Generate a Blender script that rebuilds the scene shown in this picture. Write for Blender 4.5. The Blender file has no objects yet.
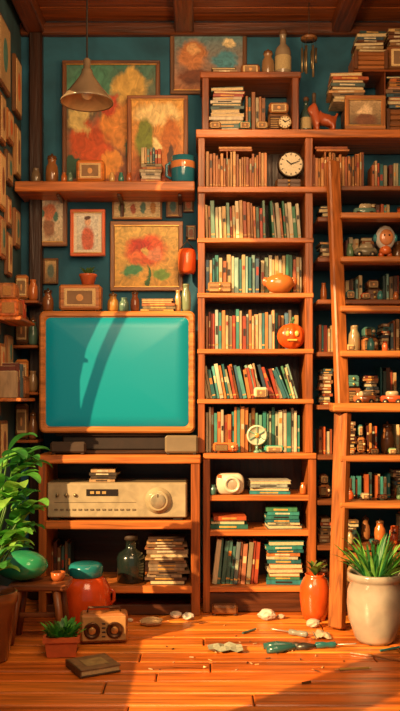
import bpy, math, random
from mathutils import Matrix, Vector
R=random.Random(7)
S=0.006; D=5.0; H=400; CZ=1.272
def X(px,y=0): return (px-200)*S*(D+y)/D
def Z(py,y=0): return CZ+(H-py)*S*(D+y)/D
def W(n,y=0): return n*S*(D+y)/D
def hx(h):
    if not isinstance(h,str): return h
    v=[int(h[i:i+2],16)/255 for i in (0,2,4)]
    return tuple((c/12.92 if c<=.04045 else ((c+.055)/1.055)**2.4) for c in v)
def dk(c,f=.68):
    c=hx(c); return tuple(q*f for q in c)
# ---------------- materials
MATS={}
def nt(name):
    m=bpy.data.materials.new(name); m.use_nodes=True
    t=m.node_tree; b=t.nodes['Principled BSDF']
    return m,t,b
def colmat(name,rough=.6,metal=0,nscale=(8,8,8),amount=.35,bump=.15,spec=.5,coat=0,emis=0,trans=0,det=6,translu=0):
    m,t,b=nt(name); N=t.nodes.new; L=t.links.new
    a=N('ShaderNodeAttribute'); a.attribute_name='Col'
    tc=N('ShaderNodeTexCoord'); mp=N('ShaderNodeMapping'); mp.inputs['Scale'].default_value=nscale
    L(tc.outputs['Object'],mp.inputs['Vector'])
    n=N('ShaderNodeTexNoise'); n.inputs['Scale'].default_value=1; n.inputs['Detail'].default_value=det; n.inputs['Distortion'].default_value=.6
    L(mp.outputs[0],n.inputs['Vector'])
    r=N('ShaderNodeMapRange'); r.inputs[1].default_value=.3; r.inputs[2].default_value=.7; r.inputs[3].default_value=1-amount; r.inputs[4].default_value=1+amount*.6
    L(n.outputs[0],r.inputs[0])
    mx=N('ShaderNodeMix'); mx.data_type='RGBA'; mx.blend_type='MULTIPLY'; mx.inputs[0].default_value=1
    L(a.outputs['Color'],mx.inputs[6]); L(r.outputs[0],mx.inputs[7]); L(mx.outputs[2],b.inputs['Base Color'])
    b.inputs['Roughness'].default_value=rough; b.inputs['Metallic'].default_value=metal
    b.inputs['Specular IOR Level'].default_value=spec; b.inputs['Coat Weight'].default_value=coat
    if trans: b.inputs['Transmission Weight'].default_value=trans
    if bump:
        bp=N('ShaderNodeBump'); bp.inputs['Strength'].default_value=bump; bp.inputs['Distance'].default_value=.01
        L(n.outputs[0],bp.inputs['Height']); L(bp.outputs[0],b.inputs['Normal'])
    if translu:
        tl=N('ShaderNodeBsdfTranslucent'); L(mx.outputs[2],tl.inputs['Color']); ms=N('ShaderNodeMixShader'); ms.inputs[0].default_value=translu
        L(b.outputs[0],ms.inputs[1]); L(tl.outputs[0],ms.inputs[2]); L(ms.outputs[0],t.nodes['Material Output'].inputs['Surface'])
    MATS[name]=m; return m
colmat('woodx',.4,nscale=(2.5,40,40),amount=.55,bump=.4)
colmat('woody',.4,nscale=(40,2.5,40),amount=.55,bump=.4)
colmat('woodz',.4,nscale=(40,40,2.5),amount=.55,bump=.4)
colmat('floorwood',.32,nscale=(1.6,26,26),amount=.65,bump=.5)
colmat('matte',.7,nscale=(14,14,14),amount=.25,bump=.1)
colmat('book',.5,nscale=(30,30,9),amount=.35,bump=.1)
colmat('paper',.85,nscale=(120,120,120),amount=.2,bump=.2)
colmat('gloss',.18,nscale=(6,6,6),amount=.25,bump=.03,coat=.4)
colmat('metal',.35,metal=.7,nscale=(20,20,20),amount=.3,bump=.05)
colmat('leaf',.42,nscale=(25,25,25),amount=.35,bump=.15,translu=.35)
colmat('cloth',.9,nscale=(60,60,60),amount=.2,bump=.2,translu=.3)
colmat('plaster',.85,nscale=(3,3,3),amount=.5,bump=.3,det=10)
colmat('glass',.05,nscale=(3,3,3),amount=.1,bump=0,trans=.8)
colmat('stone',.85,nscale=(22,22,22),amount=.35,bump=.6)
def screenmat():
    m,t,b=nt('tv_screen')
    N=t.nodes.new; L=t.links.new
    tc=N('ShaderNodeTexCoord'); n=N('ShaderNodeTexNoise'); n.inputs['Scale'].default_value=300; L(tc.outputs['Object'],n.inputs[0])
    mx=N('ShaderNodeMix'); mx.data_type='RGBA'; mx.inputs[6].default_value=(*hx('08808a'),1); mx.inputs[7].default_value=(*hx('0a8890'),1)
    L(n.outputs[0],mx.inputs[0]); L(mx.outputs[2],b.inputs['Base Color'])
    b.inputs['Roughness'].default_value=.3
    b.inputs['Emission Color'].default_value=(*hx('006670'),1); b.inputs['Emission Strength'].default_value=.35
    MATS['screen']=m
screenmat()
def painting(name,top,bot,blobs,nscale=5,dist=.25):
    m,t,b=nt(name); N=t.nodes.new; L=t.links.new
    tc=N('ShaderNodeTexCoord'); mp=N('ShaderNodeMapping'); mp.inputs['Scale'].default_value=(1,0,1); L(tc.outputs['Generated'],mp.inputs[0]); G=mp.outputs[0]
    n=N('ShaderNodeTexNoise'); n.inputs['Scale'].default_value=nscale; n.inputs['Detail'].default_value=5; n.inputs['Roughness'].default_value=.6
    L(G,n.inputs[0])
    off=N('ShaderNodeVectorMath'); off.operation='MULTIPLY_ADD'
    sb=N('ShaderNodeVectorMath'); sb.operation='SUBTRACT'; sb.inputs[1].default_value=(.5,.5,.5); L(n.outputs['Color'],sb.inputs[0])
    L(sb.outputs[0],off.inputs[0]); off.inputs[1].default_value=(dist,0,dist); L(G,off.inputs[2])
    sp=N('ShaderNodeSeparateXYZ'); L(off.outputs[0],sp.inputs[0])
    cur=N('ShaderNodeMix'); cur.data_type='RGBA'; cur.inputs[6].default_value=(*hx(bot),1); cur.inputs[7].default_value=(*hx(top),1)
    L(sp.outputs[2],cur.inputs[0]); out=cur.outputs[2]
    for (u,v,ru,rv,c) in blobs:
        s=N('ShaderNodeVectorMath'); s.operation='SUBTRACT'; s.inputs[1].default_value=(u,0,v); L(off.outputs[0],s.inputs[0])
        q=N('ShaderNodeVectorMath'); q.operation='DIVIDE'; q.inputs[1].default_value=(ru,1,rv); L(s.outputs[0],q.inputs[0])
        l=N('ShaderNodeVectorMath'); l.operation='LENGTH'; L(q.outputs[0],l.inputs[0])
        r=N('ShaderNodeMapRange'); r.inputs[1].default_value=.75; r.inputs[2].default_value=1.1; r.inputs[3].default_value=1; r.inputs[4].default_value=0
        L(l.outputs['Value'],r.inputs[0])
        k=N('ShaderNodeMix'); k.data_type='RGBA'; L(r.outputs[0],k.inputs[0]); L(out,k.inputs[6]); k.inputs[7].default_value=(*hx(c),1); out=k.outputs[2]
    n2=N('ShaderNodeTexNoise'); n2.inputs['Scale'].default_value=11; n2.inputs['Detail'].default_value=5; n2.inputs['Distortion'].default_value=1.5; L(G,n2.inputs[0])
    mr=N('ShaderNodeMapRange'); mr.inputs[1].default_value=.3; mr.inputs[2].default_value=.7; mr.inputs[3].default_value=.55; mr.inputs[4].default_value=1.1; L(n2.outputs[0],mr.inputs[0])
    mu=N('ShaderNodeMix'); mu.data_type='RGBA'; mu.blend_type='MULTIPLY'; mu.inputs[0].default_value=1; L(out,mu.inputs[6]); L(mr.outputs[0],mu.inputs[7])
    L(mu.outputs[2],b.inputs['Base Color']); b.inputs['Roughness'].default_value=.5
    MATS[name]=m; return name
# ---------------- builder
class B:
    def __init__(s,name): s.n=name; s.v=[]; s.f=[]; s.c=[]; s.m=[]; s.sm=[]; s.M=Matrix.Identity(4); s.slots=[]
    def add(s,vs,fs,col,mat,smooth=False):
        o=len(s.v); s.v+=[s.M@Vector(v) for v in vs]; col=hx(col)
        if mat not in s.slots: s.slots.append(mat)
        k=s.slots.index(mat)
        for f in fs: s.f.append([i+o for i in f]); s.c.append(col); s.m.append(k); s.sm.append(smooth)
        return s
    def box(s,x0,x1,y0,y1,z0,z1,col,mat='matte',b=.004):
        if x0>x1:x0,x1=x1,x0
        if y0>y1:y0,y1=y1,y0
        if z0>z1:z0,z1=z1,z0
        b=min(b,(x1-x0)*.3,(y1-y0)*.3,(z1-z0)*.3)
        lo=(x0,y0,z0);hi=(x1,y1,z1); vs=[];idx={}
        for c in range(8):
            sg=[(c>>a)&1 for a in range(3)]
            for a in range(3):
                p=[(hi[k] if sg[k] else lo[k])+(0 if k==a else (-b if sg[k] else b)) for k in range(3)]
                idx[(c,a)]=len(vs); vs.append(p)
        fs=[]
        for a in range(3):
            u,w=(a+1)%3,(a+2)%3
            for sd in (0,1):
                q=[(sd<<a)|(i<<u)|(j<<w) for i,j in ((0,0),(1,0),(1,1),(0,1))]
                if not sd:q=q[::-1]
                fs.append([idx[(c,a)] for c in q])
            for i in (0,1):
                for j in (0,1):
                    c0=(i<<u)|(j<<w); c1=c0|(1<<a)
                    q=[idx[(c0,u)],idx[(c0,w)],idx[(c1,w)],idx[(c1,u)]]
                    if i==j:q=q[::-1]
                    fs.append(q)
        for c in range(8):
            q=[idx[(c,0)],idx[(c,1)],idx[(c,2)]]
            if bin(c).count('1')%2==0:q=q[::-1]
            fs.append(q)
        return s.add(vs,fs,col,mat)
    def loft(s,loops,col,mat='matte',cap0=True,cap1=True,smooth=True,closed=True):
        n=len(loops[0]); vs=[p for l in loops for p in l]; fs=[]
        m=n if closed else n-1
        for i in range(len(loops)-1):
            for j in range(m):
                k=(j+1)%n; fs.append([i*n+j,i*n+k,(i+1)*n+k,(i+1)*n+j])
        if cap0: fs.append(list(range(n))[::-1])
        if cap1: fs.append([(len(loops)-1)*n+j for j in range(n)])
        return s.add(vs,fs,col,mat,smooth)
    def lathe(s,cx,cy,prof,col,mat='matte',seg=28,smooth=True,cap0=True,cap1=True,z=0,sx=1,sy=1):
        return s.loft([[(cx+sx*r*math.cos(2*math.pi*j/seg),cy+sy*r*math.sin(2*math.pi*j/seg),z+h) for j in range(seg)] for r,h in prof],col,mat,cap0,cap1,smooth)
    def disc(s,cx,y,cz,r,th,col,mat='matte',seg=28,prof=None):
        prof=prof or [(r,th),(r,.15*th),(r*.93,0)]
        return s.loft([[(cx+q*math.cos(2*math.pi*j/seg),y+h,cz+q*math.sin(2*math.pi*j/seg)) for j in range(seg)] for q,h in prof],col,mat)
    def tube(s,pts,r,col,mat='matte',seg=8):
        pts=[Vector(p) for p in pts]; rs=r if isinstance(r,(list,tuple)) else [r]*len(pts); L=[]
        for i,p in enumerate(pts):
            d=(pts[min(i+1,len(pts)-1)]-pts[max(i-1,0)]).normalized()
            a=Vector((0,1,0)) if abs(d.y)<.9 else Vector((1,0,0))
            u=d.cross(a).normalized(); w=d.cross(u)
            L.append([p+u*rs[i]*math.cos(2*math.pi*j/seg)+w*rs[i]*math.sin(2*math.pi*j/seg) for j in range(seg)])
        return s.loft(L,col,mat)
    def ball(s,c,r,col,mat='matte',n=12,jit=0,seed=0):
        rr=random.Random(seed); r=r if isinstance(r,(tuple,list)) else (r,r,r); L=[]; m=2*n
        for i in range(n+1):
            t=math.pi*i/n; t=min(max(t,.04),math.pi-.04)
            L.append([(c[0]+r[0]*math.sin(t)*math.cos(2*math.pi*j/m)*(1+jit*(rr.random()-.5)),c[1]+r[1]*math.sin(t)*math.sin(2*math.pi*j/m)*(1+jit*(rr.random()-.5)),c[2]-r[2]*math.cos(t)) for j in range(m)])
        return s.loft(L,col,mat,smooth=jit==0)
    def leaf(s,base,yaw,pitch,L,w,col,droop=.8,n=7,fold=.25,mat='leaf',wprof=None):
        p=Vector(base); a=pitch; rows=[]; d=L/n
        for i in range(n+1):
            t=i/n; ww=w*(wprof(t) if wprof else math.sin(math.pi*min(1,t*.93+.05))**.8)/2
            dr=Vector((math.cos(yaw)*math.cos(a),math.sin(yaw)*math.cos(a),math.sin(a)))
            sd=Vector((-math.sin(yaw),math.cos(yaw),0)); up=sd.cross(dr)*-1
            rows.append([p-sd*ww-up*(-fold*ww),p.copy(),p+sd*ww-up*(-fold*ww)])
            p=p+dr*d; a-=droop*2*t/n*1.5
        return s.loft(rows,col,mat,False,False,True,closed=False)
    def at(s,x,y,z,rz=0,rx=0,ry=0):
        s.M=Matrix.Translation((x,y,z))@Matrix.Rotation(rz,4,'Z')@Matrix.Rotation(ry,4,'Y')@Matrix.Rotation(rx,4,'X'); return s
    def done(s):
        me=bpy.data.meshes.new(s.n); me.from_pydata([tuple(v) for v in s.v],[],s.f)
        for k in s.slots: me.materials.append(MATS[k])
        me.polygons.foreach_set('material_index',s.m); me.polygons.foreach_set('use_smooth',s.sm)
        at=me.color_attributes.new('Col','FLOAT_COLOR','CORNER'); d=[]
        for p,c in zip(me.polygons,s.c): d+= [c[0],c[1],c[2],1]*p.loop_total
        at.data.foreach_set('color',d); me.update()
        o=bpy.data.objects.new(s.n,me); bpy.context.collection.objects.link(o)
        return o
def rrect(w,h,r,y,cx=0,cz=0,n=6):
    pts=[]
    for (sx,sz,a0) in ((1,-1,-90),(1,1,0),(-1,1,90),(-1,-1,180)):
        for i in range(n+1):
            a=math.radians(a0+90*i/n)
            pts.append((cx+sx*(w/2-r)+r*math.cos(a),y,cz+sz*(h/2-r)+r*math.sin(a)))
    return pts
WD='985220'; WL='bc6c2e'; WK='522a12'
# ---------------- room
XL=-1.15; XR=1.62; YW=.36; ZC=Z(22,YW)
b=B('floor'); b.box(XL,XR,-3.4,YW,-.06,-.016,'140803','matte')
y=YW; i=0
while y>-3.35:
    w=R.uniform(.12,.18); x=XL-R.uniform(0,.9)
    while x<XR:
        l=R.uniform(.9,1.8); c=R.choice(['dc7828','cc6820','e6882f','bc601e','d87828'])
        x0=max(x,XL); x1=min(x+l,XR)
        if x1-x0>.02: b.box(x0+.003,x1-.003,y-w+.004,y-.005,-.02,R.uniform(-.003,0),c,'floorwood',.006)
        x+=l
    y-=w
b.done()
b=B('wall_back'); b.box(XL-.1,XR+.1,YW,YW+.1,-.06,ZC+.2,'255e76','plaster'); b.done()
WY0,WY1,WZ0,WZ1=-.36,-3.0,.5,3.35
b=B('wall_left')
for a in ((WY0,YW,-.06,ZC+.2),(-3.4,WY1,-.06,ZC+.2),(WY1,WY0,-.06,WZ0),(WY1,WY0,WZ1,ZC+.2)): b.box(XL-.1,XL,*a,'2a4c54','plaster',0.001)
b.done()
b=B('window_1')
for yy in (WY0-.03,WY1+.03): b.box(XL-.09,XL+.02,yy-.03,yy+.03,WZ0,WZ1,WL,'woodz')
for zz in (WZ0+.03,WZ1-.03): b.box(XL-.09,XL+.02,WY1,WY0,zz-.03,zz+.03,WL,'woody')
b.done()
# added sun blocker: curtain panel shapes the screen's diagonal, slit and strip its streak
b=B('sun_blocker_curtain'); n=30; Y0=WY0-.07
CP=((3.25,-.98),(3.0,-.92),(2.6,-.82),(2.2,-.71),(1.9,-.62),(1.6,-.54),(1.4,-.49),(1.25,-.465),(1.1,-.465),(.8,-.5),(.6,-.52))
rows=[]
for (z,yo) in CP:
    e=min(Y0-.004,yo+.13*min(1,max(0,(z-1.2)/.4))); rows.append([(XL-.03+.014*math.sin(j*1.1),Y0+(e-Y0)*j/n,z) for j in range(n+1)])
b.loft(rows,'e8cc98','cloth',False,False,True,closed=False)
rows=[]
for (z,yo) in CP[:9]:
    rows.append([(XL-.03+.01*math.sin(j*1.1),yo+.055-.055*j/8,z) for j in range(9)])
b.loft(rows,'e8cc98','cloth',False,False,True,closed=False); b.done()
b=B('blocker_curtain_rod'); b.tube([(XL-.03,WY0-.065,3.255),(XL-.03,WY1+.065,3.255)],.01,'5a3a20','metal'); b.done()  # rod carrying the added blocker curtain
b=B('wall_right'); b.box(XR,XR+.1,-3.4,YW,-.06,ZC+.2,'3a2412','plaster'); b.done()
b=B('ceiling')
y=YW
while y>-3.4:
    b.box(XL-.1,XR+.1,y-.195,y-.003,ZC,ZC+.05,R.choice(['8a4618','96501e','7e3e14']),'woodx'); y-=.2
b.done()
for xx in (-1.05,-.1,.9):
    b=B('ceiling_beam'); b.box(xx-.06,xx+.06,-3.3,YW,ZC-.09,ZC,'6a3414','woody',.008); b.done()
b=B('trim_1'); b.box(X(29,.3),X(42,.3),YW-.07,YW,0,ZC-.09,'341a0c','woodz',.008); b.done()
b=B('trim_2'); b.box(XL,XR,YW-.05,YW,ZC-.1,ZC-.02,'5a2c10','woodx',.008); b.done()
b=B('baseboard_back'); b.box(XL,XR,YW-.015,YW,0,.1,'4a2812','woodx'); b.done()
# ---------------- bookcase
b=B('bookcase')
TH=.034
for (a,c) in ((198,205),(305,313)): b.box(X(a),X(c),0,.33,Z(453),Z(134),WD,'woodz')
for (a,c) in ((203,210),(308,316)): b.box(X(a),X(c),-.02,.33,0,Z(453)-TH,WD,'woodz')
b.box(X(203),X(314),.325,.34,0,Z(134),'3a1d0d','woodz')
for py in (238,293,349,399): b.box(X(198)-.004,X(313)+.004,-.008,.33,Z(py)-TH*.85,Z(py),WL,'woodx')
b.box(X(203),X(316),-.03,.33,Z(453)-TH,Z(453),WL,'woodx')
for py in (495,530,586): b.box(X(204),X(315),-.015,.33,Z(py)-TH,Z(py),WL,'woodx')
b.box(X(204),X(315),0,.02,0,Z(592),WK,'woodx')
b.box(X(196),X(420),-.015,.33,Z(138),Z(130),WL,'woodx')
b.box(X(197.5),X(338),-.015,.33,Z(193),Z(187),WL,'woodx')
for (a,c) in ((202,209),(292,299)): b.box(X(a),X(c),0,.31,Z(130),Z(76),'7a3f1c','woodz')
b.box(X(200),X(301),-.01,.32,Z(78),Z(72),'8a4a20','woodx')
b.done()
SH={py:Z(py) for py in (72,130,187,238,293,349,399,453,495,530,586)}
ORG=['d9762e','c85a24','e8a050','e0c890','d8b880','b84820','caa070','3a6a78']
MIX=['3d8a80','e8dcb8','d97a3a','2e7278','c9b890','8fb8a0','b84a28','f0d4a0','5a9a70','256060','dca860','5a88a0','a83820','38586a']
TEAL=['2a8a8a','56a8a0','9cc8b8','e4d8b0','1f6f74','c4b890','3f9a90','d8b880','b86838','c84a28','48708a']
DARKM=['5a3420','7a4a28','8a6a48','3a5a54','a87848','6a2c18','2f4a48','b09068','b85a28','48606a']
def books(x0,x1,zb,h,pal,yf=.03,dep=.17,tmin=.011,tmax=.025,lean=0,var=.2,name='row_of_books',gapl=.001,seed=None,hz=0):
    r=random.Random(seed if seed is not None else int(abs(x0*977+zb*3331)))
    b=B(name); x=x0; an=0
    while True:
        t=r.uniform(tmin,tmax); hh=h*(1-var*r.random()); dd=dep*r.uniform(.85,1)
        if lean: an=lean*r.uniform(.7,1.15)
        ext=t/math.cos(an)
        tot=abs(math.sin(an))*hh
        if x+ext+(tot if lean>0 else 0)>x1: break
        yo=yf+r.uniform(0,.03)
        c=dk(r.choice(pal),r.uniform(.45,.9))
        if an>0:
            b.M=Matrix.Translation((x+t,0,zb+.001))@Matrix.Rotation(an,4,'Y'); X0=-t
        elif an<0:
            b.M=Matrix.Translation((x,0,zb+.001))@Matrix.Rotation(an,4,'Y'); X0=0
        else: b.M=Matrix.Translation((x,0,zb+.001)); X0=0
        b.box(X0,X0+t,yo,yo+.006,0,hh,c,'book',.002)
        b.box(X0,X0+.0025,yo+.003,yo+dd,0,hh,c,'book',.0005); b.box(X0+t-.0025,X0+t,yo+.003,yo+dd,0,hh,c,'book',.0005)
        b.box(X0+.003,X0+t-.003,yo+.007,yo+dd-.004,.004,hh-.006,'d8c498','paper',.0005)
        if r.random()<.6:
            c2=dk(r.choice(['f0d8a0','2a2018','d88a38','b8c8a8','2a2018','a83820']),.75); z1=hh*r.uniform(.55,.85)
            b.box(X0+t*.15,X0+t*.85,yo-.0008,yo+.001,z1-hh*r.uniform(.08,.25),z1,c2,'book',.0001)
        if r.random()<.5: b.box(X0+.001,X0+t-.001,yo-.0008,yo+.001,hh*.1,hh*.14,'c89850','book',.0001)
        x+=ext+gapl+(r.uniform(0,.003))
    b.M=Matrix.Identity(4)
    if hz:
        z=zb+h+.002
        for k in range(hz):
            w=min(.2,(x1-x0)*.6); xc=x0+(x1-x0)*.45+r.uniform(-.01,.01); t=r.uniform(.012,.018); c=dk(r.choice(pal),.7)
            b.box(xc-w/2,xc+w/2,yf+.01,yf+dep*.9,z,z+t,c,'book',.002); z+=t+.001
    return b.done()
def stack(xc,zb,n,w,pal,yf=.03,dep=.17,tmin=.012,tmax=.026,name='stack_of_books',seed=None,maxh=None):
    r=random.Random(seed if seed is not None else int(abs(xc*977+zb*3331)))
    b=B(name); z=zb+.001
    for i in range(n):
        t=r.uniform(tmin,tmax); ww=w*r.uniform(.82,1)
        if maxh and z+t>zb+maxh: break
        b.at(xc+r.uniform(-.01,.01),yf+dep/2,z,r.uniform(-.08,.08)); c=dk(r.choice(pal),r.uniform(.55,.85))
        b.box(-ww/2,ww/2,-dep/2,dep/2,0,.003,c,'book',.0005); b.box(-ww/2,ww/2,-dep/2,dep/2,t-.003,t,c,'book',.0005)
        sd=r.random()<.7
        if sd: b.box(-ww/2,ww/2,-dep/2,-dep/2+.005,0,t,c,'book',.001); b.box(-ww*.25,ww*.2,-dep/2-.001,-dep/2+.001,t*.3,t*.7,dk(r.choice(['f0e2b8','2a2018','e8b050']),.7),'book',.0001)
        b.box(-ww/2+.004,ww/2-.004,-dep/2+.004,dep/2-.003,.003,t-.003,'c8b488','paper',.0005)
        z+=t+.0006
    return b.done()
X0=X(206);X1=X(304)
books(X0,X(268),SH[238],.235,['e0cc98','d8b070','d98a4a','f0deb0','b85a2c','e0b070','6f9880','5a88a0','c84a28'],seed=3,lean=-.03)
books(X(273),X1,SH[238],.235,['3d9a6a','c84a28','d8cca8','2e7a58','d97a3a','5aa070'],seed=4,lean=-.09)
books(X0,X(262),SH[293],.245,TEAL,seed=5); books(X(262),X1,SH[293],.25,['d8c89a','8fa888','d8cca8','3d8a6a','c9a870','a85a34'],seed=6,yf=.08,dep=.14)
books(X0,X(277),SH[349],.25,['e8cc98','d98a4a','3d8a80','e8b880','c8b890','2e7278','b84a28','d4c498','a8b8a8'],seed=8)
books(X(277),X1,SH[349],.25,MIX,seed=9,yf=.115,dep=.11)
books(X0,X(262),SH[399],.22,['2a7a7a','d8cca8','d88a40','56a8a0','c8b080','3a6a80','b84a28','a8a070'],seed=10,lean=-.2)
books(X(256),X1-.01,SH[399],.22,MIX,seed=12,lean=-.36,yf=.06,dep=.14)
books(X0,X(250),SH[453],.28,['e8dcb8','d8c8a0','4a988c','e4d0a0','d98a4a','78a898','c87838'],seed=13,yf=.04)
books(X(250),X1,SH[453],.275,['3d9a8a','7ab898','d8cca8','2a8a7a','c8d0a8','d89a50','4aa088','a84a28'],seed=14,yf=.07,dep=.14)
books(X(206),X(270),SH[187],.225,['d98a4a','e8a860','c87838','f0b870','e09a50','b86830'],seed=15,tmin=.008,tmax=.018,hz=2)
books(X(306),X(366),SH[187],.225,['c87a3a','d98a4a','b86830','e0a058','a85828'],seed=16,tmin=.009,tmax=.018,hz=2)
stack(X(227),SH[130],13,.21,['d8ccb0','a89878','7a8a80','c86050','5a7a78','e0d0b0'],seed=17,tmin=.016,tmax=.024,maxh=.29)
books(X(246),X(268),SH[130],.25,['c8b890','4a7a78','7a8a78','a86a38','d0c098'],seed=18)
stack(X(229),SH[530],3,.24,['d8622a','2e7a68','e8783a'],seed=19,tmin=.022,tmax=.028,maxh=.12)
stack(X(284),SH[530],6,.22,['2e8a80','d8cca8','1f6f74','c8b88a','3d8a60'],seed=20,maxh=.14)
stack(X(270),SH[495],4,.26,['d8d4c0','2e8a90','c8c4b0','a8b0a0'],seed=21,tmin=.018,tmax=.026,maxh=.12)
books(X(212),X(263),SH[586],.28,['d8c8a0','a86a4a','2e7a70','7a8a88','b84a28','4a7a70','b8a880'],seed=22,lean=.1,tmin=.016,tmax=.03)
stack(X(285),SH[586],13,.225,['2e8a80','1f6f74','c4bc9c','3a7a58','2a8a90','b8a880','c87838'],seed=23,tmin=.016,tmax=.03,maxh=.275)
# ---- small objects makers
def toybox(name,x0,x1,zb,h,col,yf=.05,dep=.12,face='radio',wm='woodx',rz=0,trim='3a2010'):
    b=B(name); w=x1-x0; b.at((x0+x1)/2,yf+dep/2,zb+.001,rz)
    b.box(-w/2,w/2,-dep/2,dep/2,0.008,h,col,wm,.012)
    for s in (-1,1): b.box(s*w*.4-.01,s*w*.4+.01,-dep*.4,dep*.4,0,.01,trim)
    f=-dep/2
    if face=='radio':
        b.box(-w*.42,w*.1,f-.004,f+.01,h*.2,h*.85,trim,'matte',.004)
        for i in range(6): b.box(-w*.40,w*.08,f-.007,f,h*(.26+.09*i),h*(.29+.09*i),'c8a060')
        b.disc(w*.28,f-.012,h*.6,min(w,h)*.14,.014,'e8d0a0','gloss'); b.disc(w*.28,f-.01,h*.25,min(w,h)*.08,.012,'8a5a30','gloss')
    elif face=='frame':
        b.box(-w*.38,w*.38,f-.004,f+.01,h*.18,h*.85,'d8b880','paper',.004); b.box(-w*.3,w*.3,f-.006,f,h*.26,h*.76,'8a6a48','matte',.002)
        b.ball((0,f-.004,h*.5),(w*.1,.004,h*.15),'d8a060')
    elif face=='drawer':
        b.box(-w*.43,w*.43,f-.005,f,h*.12,h*.48,col,wm,.003); b.box(-w*.43,w*.43,f-.005,f,h*.53,h*.92,col,wm,.003)
        for z in (.3,.72): b.ball((0,f-.012,h*z),.008,'e8c070','metal',6)
    elif face=='slats':
        for i in range(4): b.box(-w*.5,w*.5,f-.012,f,h*(.04+.24*i),h*(.24+.24*i),col,'woodx',.004)
        for s in (-.46,.46): b.box(w*s-.012,w*s+.012,f-.02,f-.01,0.005,h*.99,'5a3418','woodz',.003)
    elif face=='open':
        b.box(-w*.42,w*.42,f-.002,f+.004,h*.15,h*.88,'1a0f08','matte',.002)
        for i in range(3): b.box(-w*.38+i*w*.26,-w*.2+i*w*.26,f-.006,f+.002,h*.18,h*(.6+.08*(i%2)),['d8a060','3a7a70','c85a28'][i])
    return b.done()
def jar(name,px,zb,r,h,col,y=.12,mat='gloss',lid=None,neck=.6,handle=False):
    b=B(name); x=X(px,y)
    b.lathe(x,y,[(r*.7,0),(r*.95,h*.12),(r,h*.4),(r*.9,h*.68),(r*neck,h*.82),(r*neck,h*.92),(r*neck*1.12,h*.95),(r*neck*1.1,h),(r*neck*.85,h),(r*neck*.8,h*.85)],col,mat,z=zb+.001)
    if lid: b.lathe(x,y,[(r*neck*1.2,h*.97),(r*neck*1.25,h*1.0),(r*neck*1.1,h*1.1),(r*.15,h*1.12),(r*.2,h*1.18),(r*.05,h*1.22)],lid,mat,z=zb)
    return b.done()
def mug(name,px,zb,r,h,col,y=.1,band=None):
    b=B(name); x=X(px,y)
    b.lathe(x,y,[(r*.85,0),(r*.95,h*.05),(r,h*.5),(r*1.02,h),(r*.9,h),(r*.88,h*.1)],col,'gloss',z=zb+.001)
    if band: b.lathe(x,y,[(r*1.005,h*.55),(r*1.03,h*.6),(r*1.035,h*.75),(r*1.02,h*.8)],band,'gloss',z=zb+.001,cap0=False,cap1=False)
    b.tube([(x-r,y-.01,zb+h*.2),(x-r*1.35,y-.01,zb+h*.3),(x-r*1.35,y-.01,zb+h*.7),(x-r,y-.01,zb+h*.8)],r*.12,col,'gloss')
    return b.done()
def frame(name,a,c,t,u,paint,y=None,col=WD,fw=.028,mat='woodx',rx=0,inner=None,dep=.022):
    y=YW-.025 if y is None else y
    x0,x1=X(a,y),X(c,y); z0,z1=Z(u,y),Z(t,y); w=x1-x0;h=z1-z0
    b=B(name); b.at((x0+x1)/2,y,z0,0,rx)
    b.box(-w/2,w/2,0,dep,0,fw,col,'woodx'); b.box(-w/2,w/2,0,dep,h-fw,h,col,'woodx')
    b.box(-w/2,-w/2+fw,.001,dep-.001,fw*.5,h-fw*.5,col,'woodz'); b.box(w/2-fw,w/2,.001,dep-.001,fw*.5,h-fw*.5,col,'woodz')
    g=fw*.18; b.box(-w/2+fw-g,w/2-fw+g,-.002,.004,fw-g,fw+g*.5,'c89850','metal',.001); b.box(-w/2+fw-g,w/2-fw+g,-.002,.004,h-fw-g*.5,h-fw+g,'c89850','metal',.001)
    if inner:
        b.box(-w/2+fw*.8,w/2-fw*.8,dep*.45,dep*.9,fw*.8,h-fw*.8,inner,'paper',.001)
        m=fw*.9+min(w,h)*.1
        b.box(-w/2+m,w/2-m,dep*.35,dep*.5,m,h-m,'ffffff',paint,.001)
    else: b.box(-w/2+fw*.8,w/2-fw*.8,dep*.4,dep*.9,fw*.8,h-fw*.8,'ffffff',paint,.001)
    return b.done()
def clock(name,px,py,r,zb,y=.05,rim='3a2a1c',face='ddd0b0'):
    b=B(name); x=X(px,y); cz=zb+r+.008
    b.disc(x,y,cz,r,.05,rim,'metal',prof=[(r*.9,.05),(r,.035),(r,.005),(r*.95,0),(r*.88,0),(r*.86,.006)])
    b.disc(x,y+.003,cz,r*.87,.004,face,'paper')
    for i in range(12):
        a=i*math.pi/6; b.at(x,y,cz,0,0,a); b.box(-.0025,.0025,-.001,.004,r*.66,r*.8,'201810','matte',.0005)
    b.at(x,y,cz,0,0,math.radians(-50)); b.box(-.003,.003,-.003,.003,-.005,r*.45,'201810','matte',.0005)
    b.at(x,y,cz,0,0,math.radians(70)); b.box(-.002,.002,-.005,.0,-.005,r*.68,'201810','matte',.0005)
    b.M=Matrix.Identity(4)
    for s in (-1,1): b.tube([(x+s*r*.45,y+.025,cz-r*.8),(x+s*r*.6,y+.025,zb+.001)],.007,rim,'metal')
    return b.done()
clock('mantel_clock',291,156,W(13.5),SH[187]+.06,.04)
toybox('trinket_box',X(276),X(303),SH[187],.058,'5a3a20',yf=.03,dep=.08,face='drawer')
b=B('pottery_orb'); x=X(280); b.lathe(x,.02,[(.03,0),(.06,.01),(.083,.04),(.088,.06),(.078,.09),(.05,.108),(.02,.112),(.02,.12),(.004,.124)],'b86c30','gloss',z=SH[293]+.001,sy=.6)
for s in (-1,1): b.ball((x+s*.085,.02,SH[293]+.07),(.02,.012,.028),'b06030','gloss')
b.done()
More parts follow.
